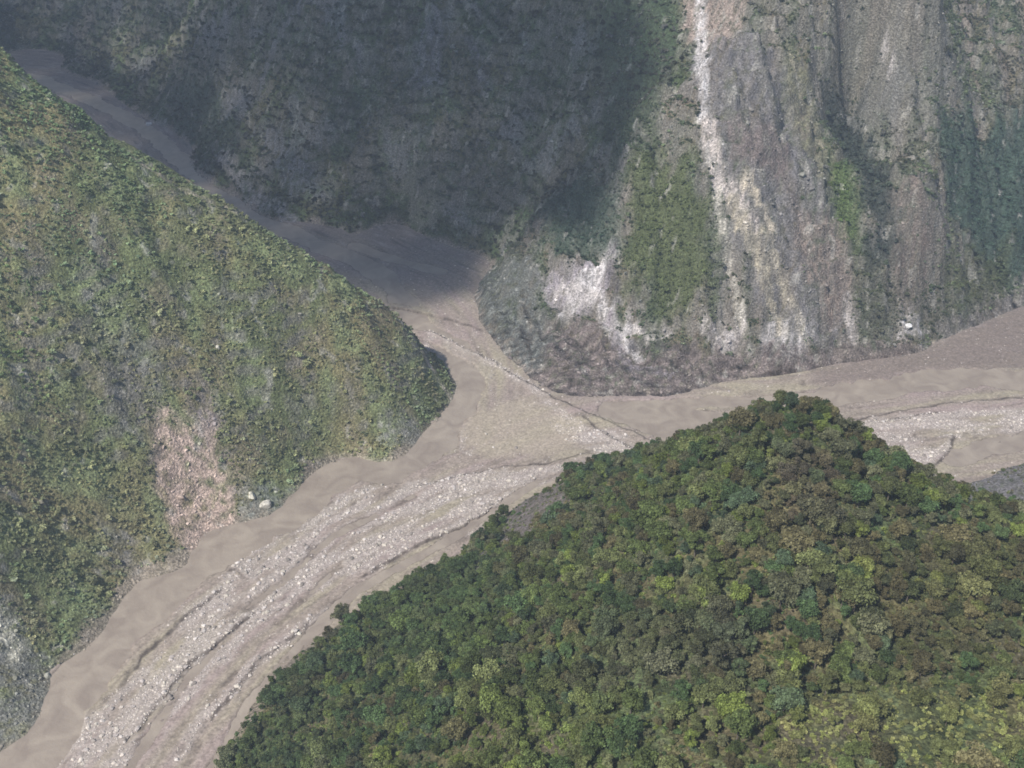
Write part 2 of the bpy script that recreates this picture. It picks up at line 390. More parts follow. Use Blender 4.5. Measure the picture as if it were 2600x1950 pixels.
VEG_AND_SHADE = [([(1600, 420), (1720, 430), (1790, 560), (1800, 780), (1700, 830), (1580, 720)], (.10, .125, .05), .9), ([(2090, 420), (2170, 470), (2180, 660), (2110, 640)], (.10, .15, .05), .9),
    ([(1500, 0), (1730, 0), (1720, 200), (1640, 320), (1560, 450)], (.06, .095, .05), .85), ([(2370, 320), (2620, 300), (2620, 760), (2480, 700), (2400, 560)], (.045, .085, .065), .85),
    ([(2080, 250), (2180, 260), (2260, 480), (2290, 700), (2200, 700), (2120, 420)], (.045, .06, .055), .85), ([(1360, 530), (1560, 500), (1570, 660), (1400, 690)], (.06, .10, .07), .8),  # first outline: the gully's shade, painted as a dark strip
    ([(2150, 700), (2260, 720), (2420, 820), (2200, 890)], (.085, .09, .06), .6), ([(2380, 700), (2560, 650), (2560, 760), (2420, 800)], (.085, .10, .045), .7),
    ([(420, 230), (560, 230), (620, 420), (500, 420)], (.06, .09, .065), .7), ([(1230, 660), (1340, 650), (1360, 740), (1240, 760)], (.10, .12, .085), .6)]
def slope_colour(x, y, z, lab, steep):
    c = np.zeros(x.shape + (3,))
    a = fbm(x / 90, y / 90, 201, 4) * 1.3; b = fbm(x / 35, y / 35, 211, 4) * 1.3; s = fbm(x / 7, y / 7, 221, 3); s2 = fbm(x / 3.6, y / 5, 222, 2); s3 = fbm(x / 17, y / 26, 223, 3)
    g0, g1, g2, g3 = np.array((.062, .080, .034)), np.array((.120, .110, .055)), np.array((.110, .140, .066)), np.array((.115, .098, .068))
    c[:] = g0
    c = mix(c, g1, sstep(-.25, .45, a)); c = mix(c, g2, sstep(.0, .6, b) * .8); c = mix(c, g3, sstep(.1, .7, -b + .3 * s) * .7)
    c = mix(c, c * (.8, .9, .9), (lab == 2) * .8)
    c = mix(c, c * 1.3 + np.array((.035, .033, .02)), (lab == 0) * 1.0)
    vs = fbm(x / 9 + 2 * a, y / 80, 241, 4) * 1.4; vb = fbm(x / 26, y / 120, 251, 3) * 1.4
    isc = (lab == 3) * 1.0
    c = mix(c, (.125, .118, .108), isc * (.25 + .35 * sstep(-.3, .4, b)))
    c = mix(c, (.20, .19, .18), isc * sstep(.15, .6, vs) * .6); c = mix(c, (.15, .115, .09), isc * sstep(.1, .6, vb) * .6); c = mix(c, (.06, .085, .05), isc * sstep(.05, .5, -vb) * .6)
    th = np.select([lab == 2, lab == 3], [1.35, 1.15], 1.5)
    stp = sstep(th, th + .8, steep + .4 * s + .5 * vb)
    c = mix(c, (.19, .18, .165), stp * .6)
    rock = stp * .6
    rp = sstep(.15, .5, fbm(x / 45 + y / 90, y / 60, 261, 5)) * (lab == 2)
    c = mix(c, (.19, .195, .205), rp * .55); rock = np.maximum(rock, rp * .5)
    for q, col_, k_ in VEG_AND_SHADE:
        m = zone(x, y, q, 12, 16) * k_
        c = mix(c, np.array(col_) * .75, m); rock = rock * (1 - m)
    mud = sstep(7, .5, z + 5 * b + 2 * s) * np.select([lab == 1, lab == 0], [.6, .75], .95)
    c = mix(c, np.array((.25, .215, .185)) * (1 + .25 * a[..., None]), mud); rock = np.maximum(rock, mud)
    for it in BARE:
        if it[0] == 'z':
            _, pix, colr, k = it
            m = zone(x, y, pix)
        else:
            _, pix, wd, colr, k = it
            m = streak(x, y, pix, wd)
        m0 = m
        m = np.clip(m * k * (.95 + .9 * s + .8 * s2 + .5 * s3), 0, 1)
        c = mix(c, np.array(colr) * (.72 if max(colr) < .3 else .86 if max(colr) < .4 else 1.0), m)
        rock = np.maximum(rock, np.clip(m0 * k * (1.15 + .3 * s), 0, 1))
    ap = (lab == 3) * sstep(34, 16, z) * rock
    c = c * (1 + ap * (.75 * fbm(x / 22, y / 5, 271, 4) + .55 * fbm(x / 9, y / 9, 273, 3) - .1))[..., None]
    # rare patches of pale stones
    sp = sstep(.46, .6, fbm(x / 13, y / 13, 231, 3)) * .55 * (lab != 1)
    c = mix(c, (.34, .33, .30), sp); rock = np.maximum(rock, sp)
    return c * (1 + .22 * s[..., None]), np.clip(rock, 0, 1)

# ------------------------------------------------------------------ materials
def newmat(name):
    m = bpy.data.materials.new(name); m.use_nodes = True
    nt = m.node_tree; nt.nodes.clear()
    return m, nt, nt.nodes, nt.links
def N(nodes, typ, **kw):
    nd = nodes.new(typ)
    for k, v in kw.items(): setattr(nd, k, v)
    return nd
def ground_mat(name, scales, strength, bump_d, rough=.95, contrast=(.6, 1.4)):
    m, nt, ns, lk = newmat(name)
    out = N(ns, "ShaderNodeOutputMaterial"); pr = N(ns, "ShaderNodeBsdfPrincipled")
    at = N(ns, "ShaderNodeAttribute", attribute_name="albedo")
    tc = N(ns, "ShaderNodeTexCoord")
    n1 = N(ns, "ShaderNodeTexNoise"); n1.inputs["Scale"].default_value = scales[0]; n1.inputs["Detail"].default_value = 6
    n2 = N(ns, "ShaderNodeTexVoronoi"); n2.inputs["Scale"].default_value = scales[1]
    lk.new(tc.outputs["Object"], n1.inputs["Vector"]); lk.new(tc.outputs["Object"], n2.inputs["Vector"])
    mr = N(ns, "ShaderNodeMapRange"); mr.inputs[1].default_value = .3; mr.inputs[2].default_value = .7
    mr.inputs[3].default_value = contrast[0]; mr.inputs[4].default_value = contrast[1]
    lk.new(n1.outputs["Fac"], mr.inputs[0])
    mr2 = N(ns, "ShaderNodeMapRange"); mr2.inputs[3].default_value = contrast[0]; mr2.inputs[4].default_value = contrast[1]
    sep = N(ns, "ShaderNodeSeparateColor"); lk.new(n2.outputs["Color"], sep.inputs[0]); lk.new(sep.outputs[0], mr2.inputs[0])
    mu = N(ns, "ShaderNodeMath", operation='MULTIPLY'); lk.new(mr.outputs[0], mu.inputs[0]); lk.new(mr2.outputs[0], mu.inputs[1])
    vm = N(ns, "ShaderNodeVectorMath", operation='SCALE'); lk.new(at.outputs["Color"], vm.inputs[0]); lk.new(mu.outputs[0], vm.inputs["Scale"])
    bp = N(ns, "ShaderNodeBump"); bp.inputs["Strength"].default_value = strength; bp.inputs["Distance"].default_value = bump_d
    lk.new(mu.outputs[0], bp.inputs["Height"]); lk.new(bp.outputs[0], pr.inputs["Normal"])
    lk.new(vm.outputs[0], pr.inputs["Base Color"]); pr.inputs["Roughness"].default_value = rough
    pr.inputs["Specular IOR Level"].default_value = .2
    lk.new(pr.outputs[0], out.inputs[0])
    return m
M_SLOPE = ground_mat("scrub_slope", (.45, .8), .9, 1.2)
M_BED = ground_mat("river_gravel", (.5, .75), .7, .4, contrast=(.84, 1.17))

def water_mat():
    m, nt, ns, lk = newmat("muddy_water")
    out = N(ns, "ShaderNodeOutputMaterial"); pr = N(ns, "ShaderNodeBsdfPrincipled")
    tc = N(ns, "ShaderNodeTexCoord"); mp = N(ns, "ShaderNodeMapping"); lk.new(tc.outputs["Object"], mp.inputs[0])
    n1 = N(ns, "ShaderNodeTexNoise"); n1.inputs["Scale"].default_value = .045; n1.inputs["Detail"].default_value = 9; n1.inputs["Distortion"].default_value = 1.2
    n2 = N(ns, "ShaderNodeTexNoise"); n2.inputs["Scale"].default_value = .35; n2.inputs["Detail"].default_value = 7
    lk.new(mp.outputs[0], n1.inputs["Vector"]); lk.new(mp.outputs[0], n2.inputs["Vector"])
    cr = N(ns, "ShaderNodeValToRGB")
    cr.color_ramp.elements[0].position = .35; cr.color_ramp.elements[0].color = (.235, .198, .168, 1)
    cr.color_ramp.elements[1].position = .68; cr.color_ramp.elements[1].color = (.325, .282, .235, 1)
    lk.new(n1.outputs["Fac"], cr.inputs[0]); lk.new(cr.outputs[0], pr.inputs["Base Color"])
    pr.inputs["Roughness"].default_value = .38; pr.inputs["Specular IOR Level"].default_value = .35
    bp = N(ns, "ShaderNodeBump"); bp.inputs["Strength"].default_value = .6; bp.inputs["Distance"].default_value = .5
    lk.new(n2.outputs["Fac"], bp.inputs["Height"]); lk.new(bp.outputs[0], pr.inputs["Normal"])
    lk.new(pr.outputs[0], out.inputs[0])
    return m
M_WATER = water_mat()

def tint_mat(name, rough, translucent=0.0, spec=.25, leafvar=True, ns_scale=1.5):
    m, nt, ns, lk = newmat(name)
    out = N(ns, "ShaderNodeOutputMaterial"); pr = N(ns, "ShaderNodeBsdfPrincipled")
    at = N(ns, "ShaderNodeAttribute", attribute_name="tint"); at.attribute_type = 'INSTANCER'
    lv = N(ns, "ShaderNodeAttribute", attribute_name="shade")
    tc = N(ns, "ShaderNodeTexCoord"); nz = N(ns, "ShaderNodeTexNoise"); nz.inputs["Scale"].default_value = ns_scale
    lk.new(tc.outputs["Object"], nz.inputs["Vector"])
    mr = N(ns, "ShaderNodeMapRange"); mr.inputs[1].default_value = .3; mr.inputs[2].default_value = .7; mr.inputs[3].default_value = .7; mr.inputs[4].default_value = 1.3
    lk.new(nz.outputs["Fac"], mr.inputs[0])
    mu = N(ns, "ShaderNodeMath", operation='MULTIPLY'); lk.new(mr.outputs[0], mu.inputs[0]); lk.new(lv.outputs["Fac"], mu.inputs[1])
    vm = N(ns, "ShaderNodeVectorMath", operation='SCALE'); lk.new(at.outputs["Color"], vm.inputs[0]); lk.new(mu.outputs[0], vm.inputs["Scale"])
    lk.new(vm.outputs[0], pr.inputs["Base Color"]); pr.inputs["Roughness"].default_value = rough; pr.inputs["Specular IOR Level"].default_value = spec
    if translucent:
        tr = N(ns, "ShaderNodeBsdfTranslucent"); mx = N(ns, "ShaderNodeMixShader"); mx.inputs[0].default_value = translucent
        lk.new(vm.outputs[0], tr.inputs[0]); lk.new(pr.outputs[0], mx.inputs[1]); lk.new(tr.outputs[0], mx.inputs[2]); lk.new(mx.outputs[0], out.inputs[0])
    else:
        lk.new(pr.outputs[0], out.inputs[0])
    return m
M_LEAF = tint_mat("foliage", .6, .22)
M_STONE = tint_mat("stone", .85, 0, .3, ns_scale=2.0)
def bark_mat():
    m, nt, ns, lk = newmat("bark")
    out = N(ns, "ShaderNodeOutputMaterial"); pr = N(ns, "ShaderNodeBsdfPrincipled")
    nz = N(ns, "ShaderNodeTexNoise"); nz.inputs["Scale"].default_value = 4
    cr = N(ns, "ShaderNodeValToRGB"); cr.color_ramp.elements[0].color = (.07, .055, .045, 1); cr.color_ramp.elements[1].color = (.2, .175, .15, 1)
    lk.new(nz.outputs["Fac"], cr.inputs[0]); lk.new(cr.outputs[0], pr.inputs["Base Color"]); pr.inputs["Roughness"].default_value = .9
    lk.new(pr.outputs[0], out.inputs[0])
    return m
M_BARK = bark_mat()

# ------------------------------------------------------------------ mesh helpers
def mesh_np(name, V, Fq, mat, smooth=True, cols=None, quads=True):
    me = bpy.data.meshes.new(name)
    k = Fq.shape[1]
    me.vertices.add(len(V)); me.vertices.foreach_set("co", np.ascontiguousarray(V, np.float32).ravel())
    me.loops.add(len(Fq) * k); me.loops.foreach_set("vertex_index", np.ascontiguousarray(Fq, np.int32).ravel())
    me.polygons.add(len(Fq)); me.polygons.foreach_set("loop_start", np.arange(len(Fq), dtype=np.int32) * k)
    me.polygons.foreach_set("use_smooth", np.full(len(Fq), smooth))
    me.update(calc_edges=True)
    me.materials.append(mat)
    if cols is not None:
        a = me.color_attributes.new("albedo", 'FLOAT_COLOR', 'POINT')
        a.data.foreach_set("color", np.concatenate([cols, np.ones((len(cols), 1))], 1).astype(np.float32).ravel())
    return me
def link(name, me, parent=None, **props):
    o = bpy.data.objects.new(name, me); COL.objects.link(o)
    if parent: o.parent = parent
    for k, v in props.items(): o[k] = v
    return o
def grid_faces(ny, nx, mask):
    i = np.arange(ny * nx).reshape(ny, nx)
    q = np.stack([i[:-1, :-1], i[:-1, 1:], i[1:, 1:], i[1:, :-1]], -1)
    return q[mask]
def compact(V, Fq, *arr):
    used = np.unique(Fq); mp = np.full(len(V), -1); mp[used] = np.arange(len(used))
    return (V[used], mp[Fq]) + tuple(a[used] for a in arr)

# ------------------------------------------------------------------ the land
ST = 2.3
gx = np.arange(-1300, 1100 + ST, ST); gy = np.arange(110, 2700 + ST, ST)
X, Y = np.meshgrid(gx, gy)
Z = hill(X, Y)
LAB = label(X, Y)
dZy, dZx = np.gradient(bil(_T, X, Y), ST)
dy2, dx2 = np.gradient(Z, ST)
STEEP = np.hypot(dx2, dy2)
C, ROCK = slope_colour(X, Y, Z, LAB, STEEP)
V = np.stack([X, Y, Z], -1).reshape(-1, 3)
cf = lambda a: (a[:-1, :-1] + a[1:, 1:]) / 2
Zc = np.maximum.reduce([Z[:-1, :-1], Z[1:, 1:], Z[1:, :-1], Z[:-1, 1:]])
LABF = LAB[:-1, :-1]
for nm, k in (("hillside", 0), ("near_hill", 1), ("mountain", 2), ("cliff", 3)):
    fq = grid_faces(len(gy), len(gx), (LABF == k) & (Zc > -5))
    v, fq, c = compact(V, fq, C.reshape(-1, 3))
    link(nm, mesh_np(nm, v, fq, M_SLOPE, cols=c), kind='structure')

# riverbed: where cobbles lie, the rest is smooth silt
COB_ZONES = [[(1250, 1200), (1480, 1185), (1330, 1250), (1190, 1360), (1090, 1370), (1000, 1430), (850, 1470), (650, 1600), (560, 1690), (470, 1800), (330, 1960), (80, 1960), (220, 1830), (280, 1780), (340, 1720), (430, 1640), (480, 1560), (560, 1480), (620, 1390), (720, 1370), (850, 1270), (930, 1240)],
    [(2130, 1085), (2250, 1065), (2400, 1045), (2650, 1040), (2650, 1095), (2450, 1105), (2400, 1160), (2330, 1200), (2200, 1160)],
    [(1400, 1080), (1560, 1100), (1650, 1150), (1600, 1190), (1520, 1160), (1430, 1110)]]
COB_LINES = [[(990, 835), (1100, 850), (1230, 915), (1350, 985), (1420, 1050), (1520, 1120), (1620, 1170)], [(420, 1960), (520, 1830), (650, 1690), (760, 1600), (900, 1520)], [(470, 1560), (560, 1490)], [(270, 1800), (370, 1720)], [(1150, 1010), (1165, 1100), (1190, 1150)]]
BS = 1.6
bx = np.arange(-1150, 800, BS); by = np.arange(330, 2350, BS)
BX, BY = np.meshgrid(bx, by)
base = bil(_T, BX, BY)
maskv = base < 7
BZ = np.zeros(BX.shape); BANK_SHADE = np.zeros(BX.shape)
zz, bb = bed(BX[maskv], BY[maskv]); BZ[maskv] = zz; BANK_SHADE[maskv] = bb
mf = maskv[:-1, :-1] & maskv[1:, 1:] & maskv[1:, :-1] & maskv[:-1, 1:]
xs, ys = BX[maskv], BY[maskv]
o_, r_ = flow(xs, ys)
czone = np.zeros(xs.shape)
for q in COB_ZONES: czone = np.maximum(czone, zone(xs, ys, q, 5, 7))
for q in COB_LINES: czone = np.maximum(czone, streak(xs, ys, q, 5, 3))
cob = np.clip(czone * sstep(-.4, .25, fbm(o_ / 11, r_ / 55, 141, 4) + .25 * zz - .1) + .25 * sstep(.3, .5, fbm(o_ / 9, r_ / 30, 145, 3)), 0, 1)
pn = fbm(o_ / 20, r_ / 150, 151, 3); sn = fbm(xs / 3, ys / 3, 161, 2)
bc = np.zeros(xs.shape + (3,)); bc[:] = (.285, .242, .208)
bc = mix(bc, (.30, .245, .228), sstep(0, .5, pn)); bc = mix(bc, (.315, .28, .215), sstep(0, .5, -pn))
bc = mix(bc, (.20, .168, .145), sstep(.1, .5, fbm(o_ / 7, r_ / 45, 181, 4)) * .6)
bc = mix(bc, (.30, .268, .25), cob * .75)
bc = mix(bc, (.19, .16, .138), sstep(.35, -.05, zz) * .85)                # wet edges
bc = mix(bc, (.11, .09, .078), sstep(.4, .15, np.abs(zz - .25)) * sstep(0, .5, fbm(xs / 25, ys / 25, 171, 3)) * .6)   # shade of the cut banks, painted dark
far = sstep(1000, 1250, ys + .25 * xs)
bc = mix(bc, (.17, .145, .135), far * .75)  # far floor painted darker, standing in for the side valley's shade
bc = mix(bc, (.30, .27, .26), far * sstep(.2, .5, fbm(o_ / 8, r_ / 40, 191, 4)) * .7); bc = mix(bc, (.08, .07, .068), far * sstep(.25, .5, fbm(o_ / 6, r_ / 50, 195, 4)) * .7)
bc = mix(bc, (.085, .07, .062), bb * .92)  # scarp shade painted into the bed colour
bc = mix(bc, (.36, .315, .25), zone(xs, ys, [(1180, 1060), (1330, 1010), (1480, 1080), (1440, 1150), (1250, 1165), (1180, 1130)], 8, 8) * .7)
bc = mix(bc, (.33, .30, .25), zone(xs, ys, [(1090, 880), (1180, 880), (1250, 960), (1180, 1000), (1120, 980)], 8, 8) * .5)
bc = mix(bc, (.19, .158, .14), zone(xs, ys, [(2050, 930), (2350, 880), (2700, 730), (2700, 930), (2300, 962), (2080, 985)], 12, 14) * .8)
bc *= (.95 + .16 * cob[..., None]) * (1 + .2 * sn[..., None])
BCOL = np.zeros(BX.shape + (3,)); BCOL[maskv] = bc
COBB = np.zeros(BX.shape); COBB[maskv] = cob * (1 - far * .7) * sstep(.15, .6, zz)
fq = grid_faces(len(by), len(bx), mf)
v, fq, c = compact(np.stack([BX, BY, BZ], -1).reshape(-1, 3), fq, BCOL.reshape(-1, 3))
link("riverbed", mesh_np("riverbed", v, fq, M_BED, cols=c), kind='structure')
# muddy water lying in the channels
WS = 8.0
wx = np.arange(-1150, 800, WS); wy = np.arange(330, 2350, WS)
WX, WY = np.meshgrid(wx, wy)
wm = bil(_T, WX, WY) < 4
wf = wm[:-1, :-1] & wm[1:, 1:]
fq = grid_faces(len(wy), len(wx), wf)
v, fq = compact(np.stack([WX, WY, np.zeros_like(WX)], -1).reshape(-1, 3), fq)
link("river", mesh_np("river", v, fq, M_WATER), kind='structure')

def ground_z(x, y):
    h = hill(x, y)
    return h

# ------------------------------------------------------------------ plants and stones
def shade_attr(me, vals):
    a = me.attributes.new("shade", 'FLOAT', 'FACE'); a.data.foreach_set("value", np.asarray(vals, np.float32))
def leaf_cards(centres, normals, size, rng):
    n_ = len(centres)
    r = rng.normal(size=(n_, 3)) * .55 + normals
    r /= np.linalg.norm(r, axis=1, keepdims=True)
    t = np.cross(r, rng.normal(size=(n_, 3))); t /= np.linalg.norm(t, axis=1, keepdims=True)
    b = np.cross(r, t)
    s = (size * rng.uniform(.6, 1.3, n_))[:, None]
    bend = r * s * .35
    q = np.stack([centres - t * s - bend * .6, centres - b * s * .7 + bend * .3, centres + t * s - bend * .6, centres + b * s * .7 + bend * .3], 1)
    return q.reshape(-1, 3), np.arange(n_ * 4).reshape(-1, 4)
def crown_mesh(name, R, H, base, lobes, leaves, size, seed):
    """leaf-sized faces spread through several uneven lobes"""
    rng = np.random.default_rng(seed)
    L = []
    for k in range(lobes):
        a = rng.uniform(0, 2 * math.pi); rr = R * rng.uniform(.15, .68) * (0 if k == 0 else 1)
        hz = base + H * (rng.uniform(.25, .8) if k else .72)
        L.append((rr * math.cos(a), rr * math.sin(a), hz, R * rng.uniform(.22, .44)))
    pts, nor, sh = [], [], []
    per = leaves // lobes
    for (cx, cy, cz, r) in L:
        d = rng.normal(size=(per, 3)); d /= np.linalg.norm(d, axis=1, keepdims=True)
        d[:, 2] = np.where(d[:, 2] < -.35, -d[:, 2], d[:, 2])
        rad = r * rng.uniform(.55, 1.08, per)[:, None] * np.array([1, 1, .85])
        pts.append(np.array([cx, cy, cz]) + d * rad); nor.append(d); sh.append(np.full(per, rng.uniform(.62, 1.38)) * rng.uniform(.7, 1.35, per))
    pts, nor, sh = np.concatenate(pts), np.concatenate(nor), np.concatenate(sh)
    Vv, Ff = leaf_cards(pts, nor, size, rng)
    me = mesh_np(name, Vv, Ff, M_LEAF, smooth=False)
    shade_attr(me, sh)
    return me
def tube(p0, p1, r0, r1, seg=6):
    p0, p1 = np.array(p0, float), np.array(p1, float)
    d = p1 - p0; d /= np.linalg.norm(d); t = np.cross(d, (0.3, .9, .1)); t /= np.linalg.norm(t); b = np.cross(d, t)
    a = np.arange(seg) * 2 * math.pi / seg
    ring = np.cos(a)[:, None] * t + np.sin(a)[:, None] * b
    V_ = np.concatenate([p0 + ring * r0, p1 + ring * r1])
    F_ = np.array([(i, (i + 1) % seg, seg + (i + 1) % seg, seg + i) for i in range(seg)])
    return V_, F_
def trunk_mesh(name, H, R, seed):
    rng = np.random.default_rng(seed)
    parts = []
    top = np.array([rng.uniform(-.3, .3), rng.uniform(-.3, .3), H * .62])
    parts.append(tube((0, 0, -1.2), (top * .5) * (1, 1, 1), .26, .19)); parts.append(tube(top * .5, top, .19, .12))
    for k in range(5):
        a = k * 1.26 + rng.uniform(-.4, .4); s = top * rng.uniform(.55, .95)
        e = s + np.array([math.cos(a) * R * .55, math.sin(a) * R * .55, H * rng.uniform(.12, .25)])
        parts.append(tube(s, e, .1, .03, 5))
    Vs, Fs, k = [], [], 0
    for a, b in parts: Vs.append(a); Fs.append(b + k); k += len(a)
    return mesh_np(name, np.concatenate(Vs), np.concatenate(Fs), M_BARK)
def scatter(name, P_, Sc, Rz, Ti, Idx, protos, **props):
    """one object: points carrying scale, turn, tint and variant, instanced by geometry nodes"""
    me = bpy.data.meshes.new(name)
    n_ = len(P_)
    me.vertices.add(n_); me.vertices.foreach_set("co", np.ascontiguousarray(P_, np.float32).ravel())
    for nm, ty, ar in (("sc", 'FLOAT_VECTOR', Sc), ("rz", 'FLOAT_VECTOR', Rz), ("tint", 'FLOAT_COLOR', Ti), ("vi", 'INT', Idx)):
        at = me.attributes.new(nm, ty, 'POINT')
        key = {'FLOAT_VECTOR': 'vector', 'FLOAT_COLOR': 'color', 'INT': 'value'}[ty]
        at.data.foreach_set(key, np.ascontiguousarray(ar, np.int32 if ty == 'INT' else np.float32).ravel())
    o = link(name, me, kind='stuff', **props)
    g = bpy.data.node_groups.new(name, 'GeometryNodeTree')
    g.interface.new_socket("Geometry", in_out='INPUT', socket_type='NodeSocketGeometry')
    g.interface.new_socket("Geometry", in_out='OUTPUT', socket_type='NodeSocketGeometry')
    gi, go = g.nodes.new("NodeGroupInput"), g.nodes.new("NodeGroupOutput")
    iop = g.nodes.new("GeometryNodeInstanceOnPoints"); jn = g.nodes.new("GeometryNodeJoinGeometry")
    for p in reversed(protos):
        oi = g.nodes.new("GeometryNodeObjectInfo"); oi.inputs["Object"].default_value = p; oi.inputs["As Instance"].default_value = True
        g.links.new(oi.outputs["Geometry"], jn.inputs[0])
    def na(nm, ty):
        x_ = g.nodes.new("GeometryNodeInputNamedAttribute"); x_.data_type = ty; x_.inputs[0].default_value = nm
        return x_.outputs["Attribute"]
    g.links.new(gi.outputs[0], iop.inputs["Points"]); g.links.new(jn.outputs[0], iop.inputs["Instance"])
    iop.inputs["Pick Instance"].default_value = True
    g.links.new(na("vi", 'INT'), iop.inputs["Instance Index"])
    rt = g.nodes.new("FunctionNodeEulerToRotation"); g.links.new(na("rz", 'FLOAT_VECTOR'), rt.inputs[0])
    g.links.new(rt.outputs[0], iop.inputs["Rotation"])
    g.links.new(na("sc", 'FLOAT_VECTOR'), iop.inputs["Scale"])
    g.links.new(iop.outputs[0], go.inputs[0])
    md = o.modifiers.new("scatter", 'NODES'); md.node_group = g
    return o
def proto(name, me):
    return bpy.data.objects.new(name, me)       # only a source for the scatters, not in the scene

def rnd_rot(n_, rng, tilt=.12):
    return np.stack([rng.normal(0, tilt, n_), rng.normal(0, tilt, n_), rng.uniform(0, 6.283, n_)], -1)
def jitter_points(step, x0, x1, y0, y1, rng):
    a, b = np.meshgrid(np.arange(x0, x1, step), np.arange(y0, y1, step))
    a[::2] += step * .5
    a = a.ravel() + rng.uniform(-.42, .42, a.size) * step; b = b.ravel() + rng.uniform(-.42, .42, b.size) * step
    return a, b
gC = C; 
def samp(arr, x, y):
    return arr[np.clip(np.rint((y - gy[0]) / ST).astype(int), 0, len(gy) - 1), np.clip(np.rint((x - gx[0]) / ST).astype(int), 0, len(gx) - 1)]
def in_view(x, y, z, m=60):
    u, v, d = project(x, y, z)
    return (u > -m) & (u < 2600 + m) & (v > -m) & (v < 1950 + m)

ORD = ["leftmost", "second from left", "third from left", "fourth from left", "fifth from left", "sixth from left", "seventh from left", "eighth from left", "ninth from left"]
def singled(ids, base, key):
    grp = {}
    for i in ids: grp.setdefault(base(i), []).append(i)
    out = {}
    for b_, l in grp.items():
        l.sort(key=key)
        for k, i in enumerate(l):
            out[i] = b_ if len(l) == 1 else b_ + (", the left one" if k == 0 else ", the right one") if len(l) == 2 else b_ + ", " + (ORD[k] if k < len(l) - 1 and k < 9 else "rightmost" if k == len(l) - 1 else "right part")
    return out
def size_word(s): return "smallish" if s < .95 else "middling" if s < 1.15 else "large" if s < 1.4 else "very large"
def place_word(uu, vv):
    return ("bottom edge" if vv > 1850 else "lower" if vv > 1750 else "middle" if vv > 1620 else "upper") + " " + ("far left" if uu < 900 else "left" if uu < 1250 else "centre" if uu < 1550 else "right centre" if uu < 1850 else "right" if uu < 2200 else "far right")
# --- tree variants of the near forest
KINDS = [  # R, H(crown), base, lobes, leaves, leaf size
    (4.6, 6.4, 2.2, 17, 2000, .36), (3.7, 8.2, 2.2, 15, 1800, .34), (5.2, 6.4, 2.6, 20, 2300, .38), (4.1, 7.0, 2.2, 15, 1800, .36),
    (3.2, 6.6, 1.8, 12, 1500, .34), (4.8, 7.8, 2.4, 20, 2300, .36)]
CROWNS = [crown_mesh("crown_%d" % i, *k, seed=300 + i) for i, k in enumerate(KINDS)]
TRUNKS = [trunk_mesh("trunk_%d" % i, k[2] + k[1], k[0], 320 + i) for i, k in enumerate(KINDS)]
rng = np.random.default_rng(11)
tx, ty = jitter_points(6.9, -300, 560, 180, 800, rng)
tb = bil(_T, tx, ty)
ok = (label(tx, ty) == 1) & (tb > 1.5)
tx, ty, tb = tx[ok], ty[ok], tb[ok]
tz = hill(tx, ty)
rk = samp(ROCK, tx, ty)
gap = fbm(tx / 28, ty / 28, 401, 3)
# the small clearings of the photograph
clear = np.zeros(tx.shape)
for poly in ([(1560, 1760), (1740, 1740), (1760, 1810), (1620, 1840)], [(2190, 1745), (2330, 1755), (2300, 1800), (2180, 1800)], [(1640, 1900), (1740, 1880), (1740, 1960), (1640, 1960)]):
    clear = np.maximum(clear, zone(tx, ty, poly, 3, 4))
open_ = zone(tx, ty, [(1960, 1840), (2180, 1790), (2640, 1740), (2640, 1980), (1940, 1980)], 8, 14) + .6 * zone(tx, ty, [(1200, 1850), (1500, 1830), (1560, 1980), (1180, 1980)], 8, 10)
ok = (rk < .55) & (gap > -.5) & (rng.random(len(tx)) > .78 * open_) & (clear < .5) & in_view(tx, ty, tz + 5, 520)
tx, ty, tz, gap = tx[ok], ty[ok], tz[ok], gap[ok]
hv = fbm(tx / 60, ty / 60, 411, 3)
tsc = np.clip(rng.lognormal(-.02, .29, len(tx)), .45, 1.75) * (1 + .3 * hv)
FOREST_PATCHES = [([(1180, 1800), (1560, 1830), (1560, 1960), (1180, 1960)], (.13, .165, .045), .6), ([(1980, 1800), (2150, 1780), (2620, 1760), (2620, 1960), (1980, 1960)], (.165, .175, .065), .7),
    ([(2120, 1400), (2560, 1380), (2600, 1700), (2250, 1720)], (.105, .090, .040), .45), ([(900, 1500), (1100, 1440), (1300, 1420), (1250, 1700), (1000, 1720)], (.075, .115, .042), .6),
    ([(1960, 1180), (2080, 1180), (2100, 1360), (1990, 1360)], (.11, .09, .068), .7), ([(560, 1700), (800, 1650), (850, 1960), (560, 1960)], (.08, .115, .05), .5), ([(1500, 1600), (1900, 1600), (1900, 1780), (1500, 1800)], (.095, .098, .062), .6)]
def tree_tint(x, y, rng):
    a = fbm(x / 55, y / 55, 421, 3) * 1.6; n_ = len(x)
    pal = np.array([(.092, .122, .040), (.128, .148, .058), (.066, .108, .042), (.140, .178, .044), (.115, .122, .066), (.074, .110, .060), (.120, .110, .054)])
    r = rng.random(n_)
    u, v, _ = project(x, y, hill(x, y))
    w = np.stack([np.full(n_, 1.0), .9 + .5 * sstep(0, .6, a), .5 + .9 * sstep(0, .5, -a) + (u < 1200) * .8, .32 + .3 * (v > 1800) + .35 * (u < 1300), .55 + .5 * (u > 1500), .28 + .2 * (u < 1300), .4 + .7 * (u > 1900)], -1)
    cw = np.cumsum(w, 1) / w.sum(1, keepdims=True)
    k = (r[:, None] > cw).sum(1)
    t = pal[k]
    for q, col_, k_ in FOREST_PATCHES:
        t = mix(t, np.array(col_), zone(x, y, q, 10, 14) * k_)
    return t * .98 * rng.uniform(.6, 1.35, (n_, 1)), k
tt, tk = tree_tint(tx, ty, rng)
tvar = rng.integers(0, len(KINDS), len(tx))
u, v_, d = project(tx, ty, tz + 5)
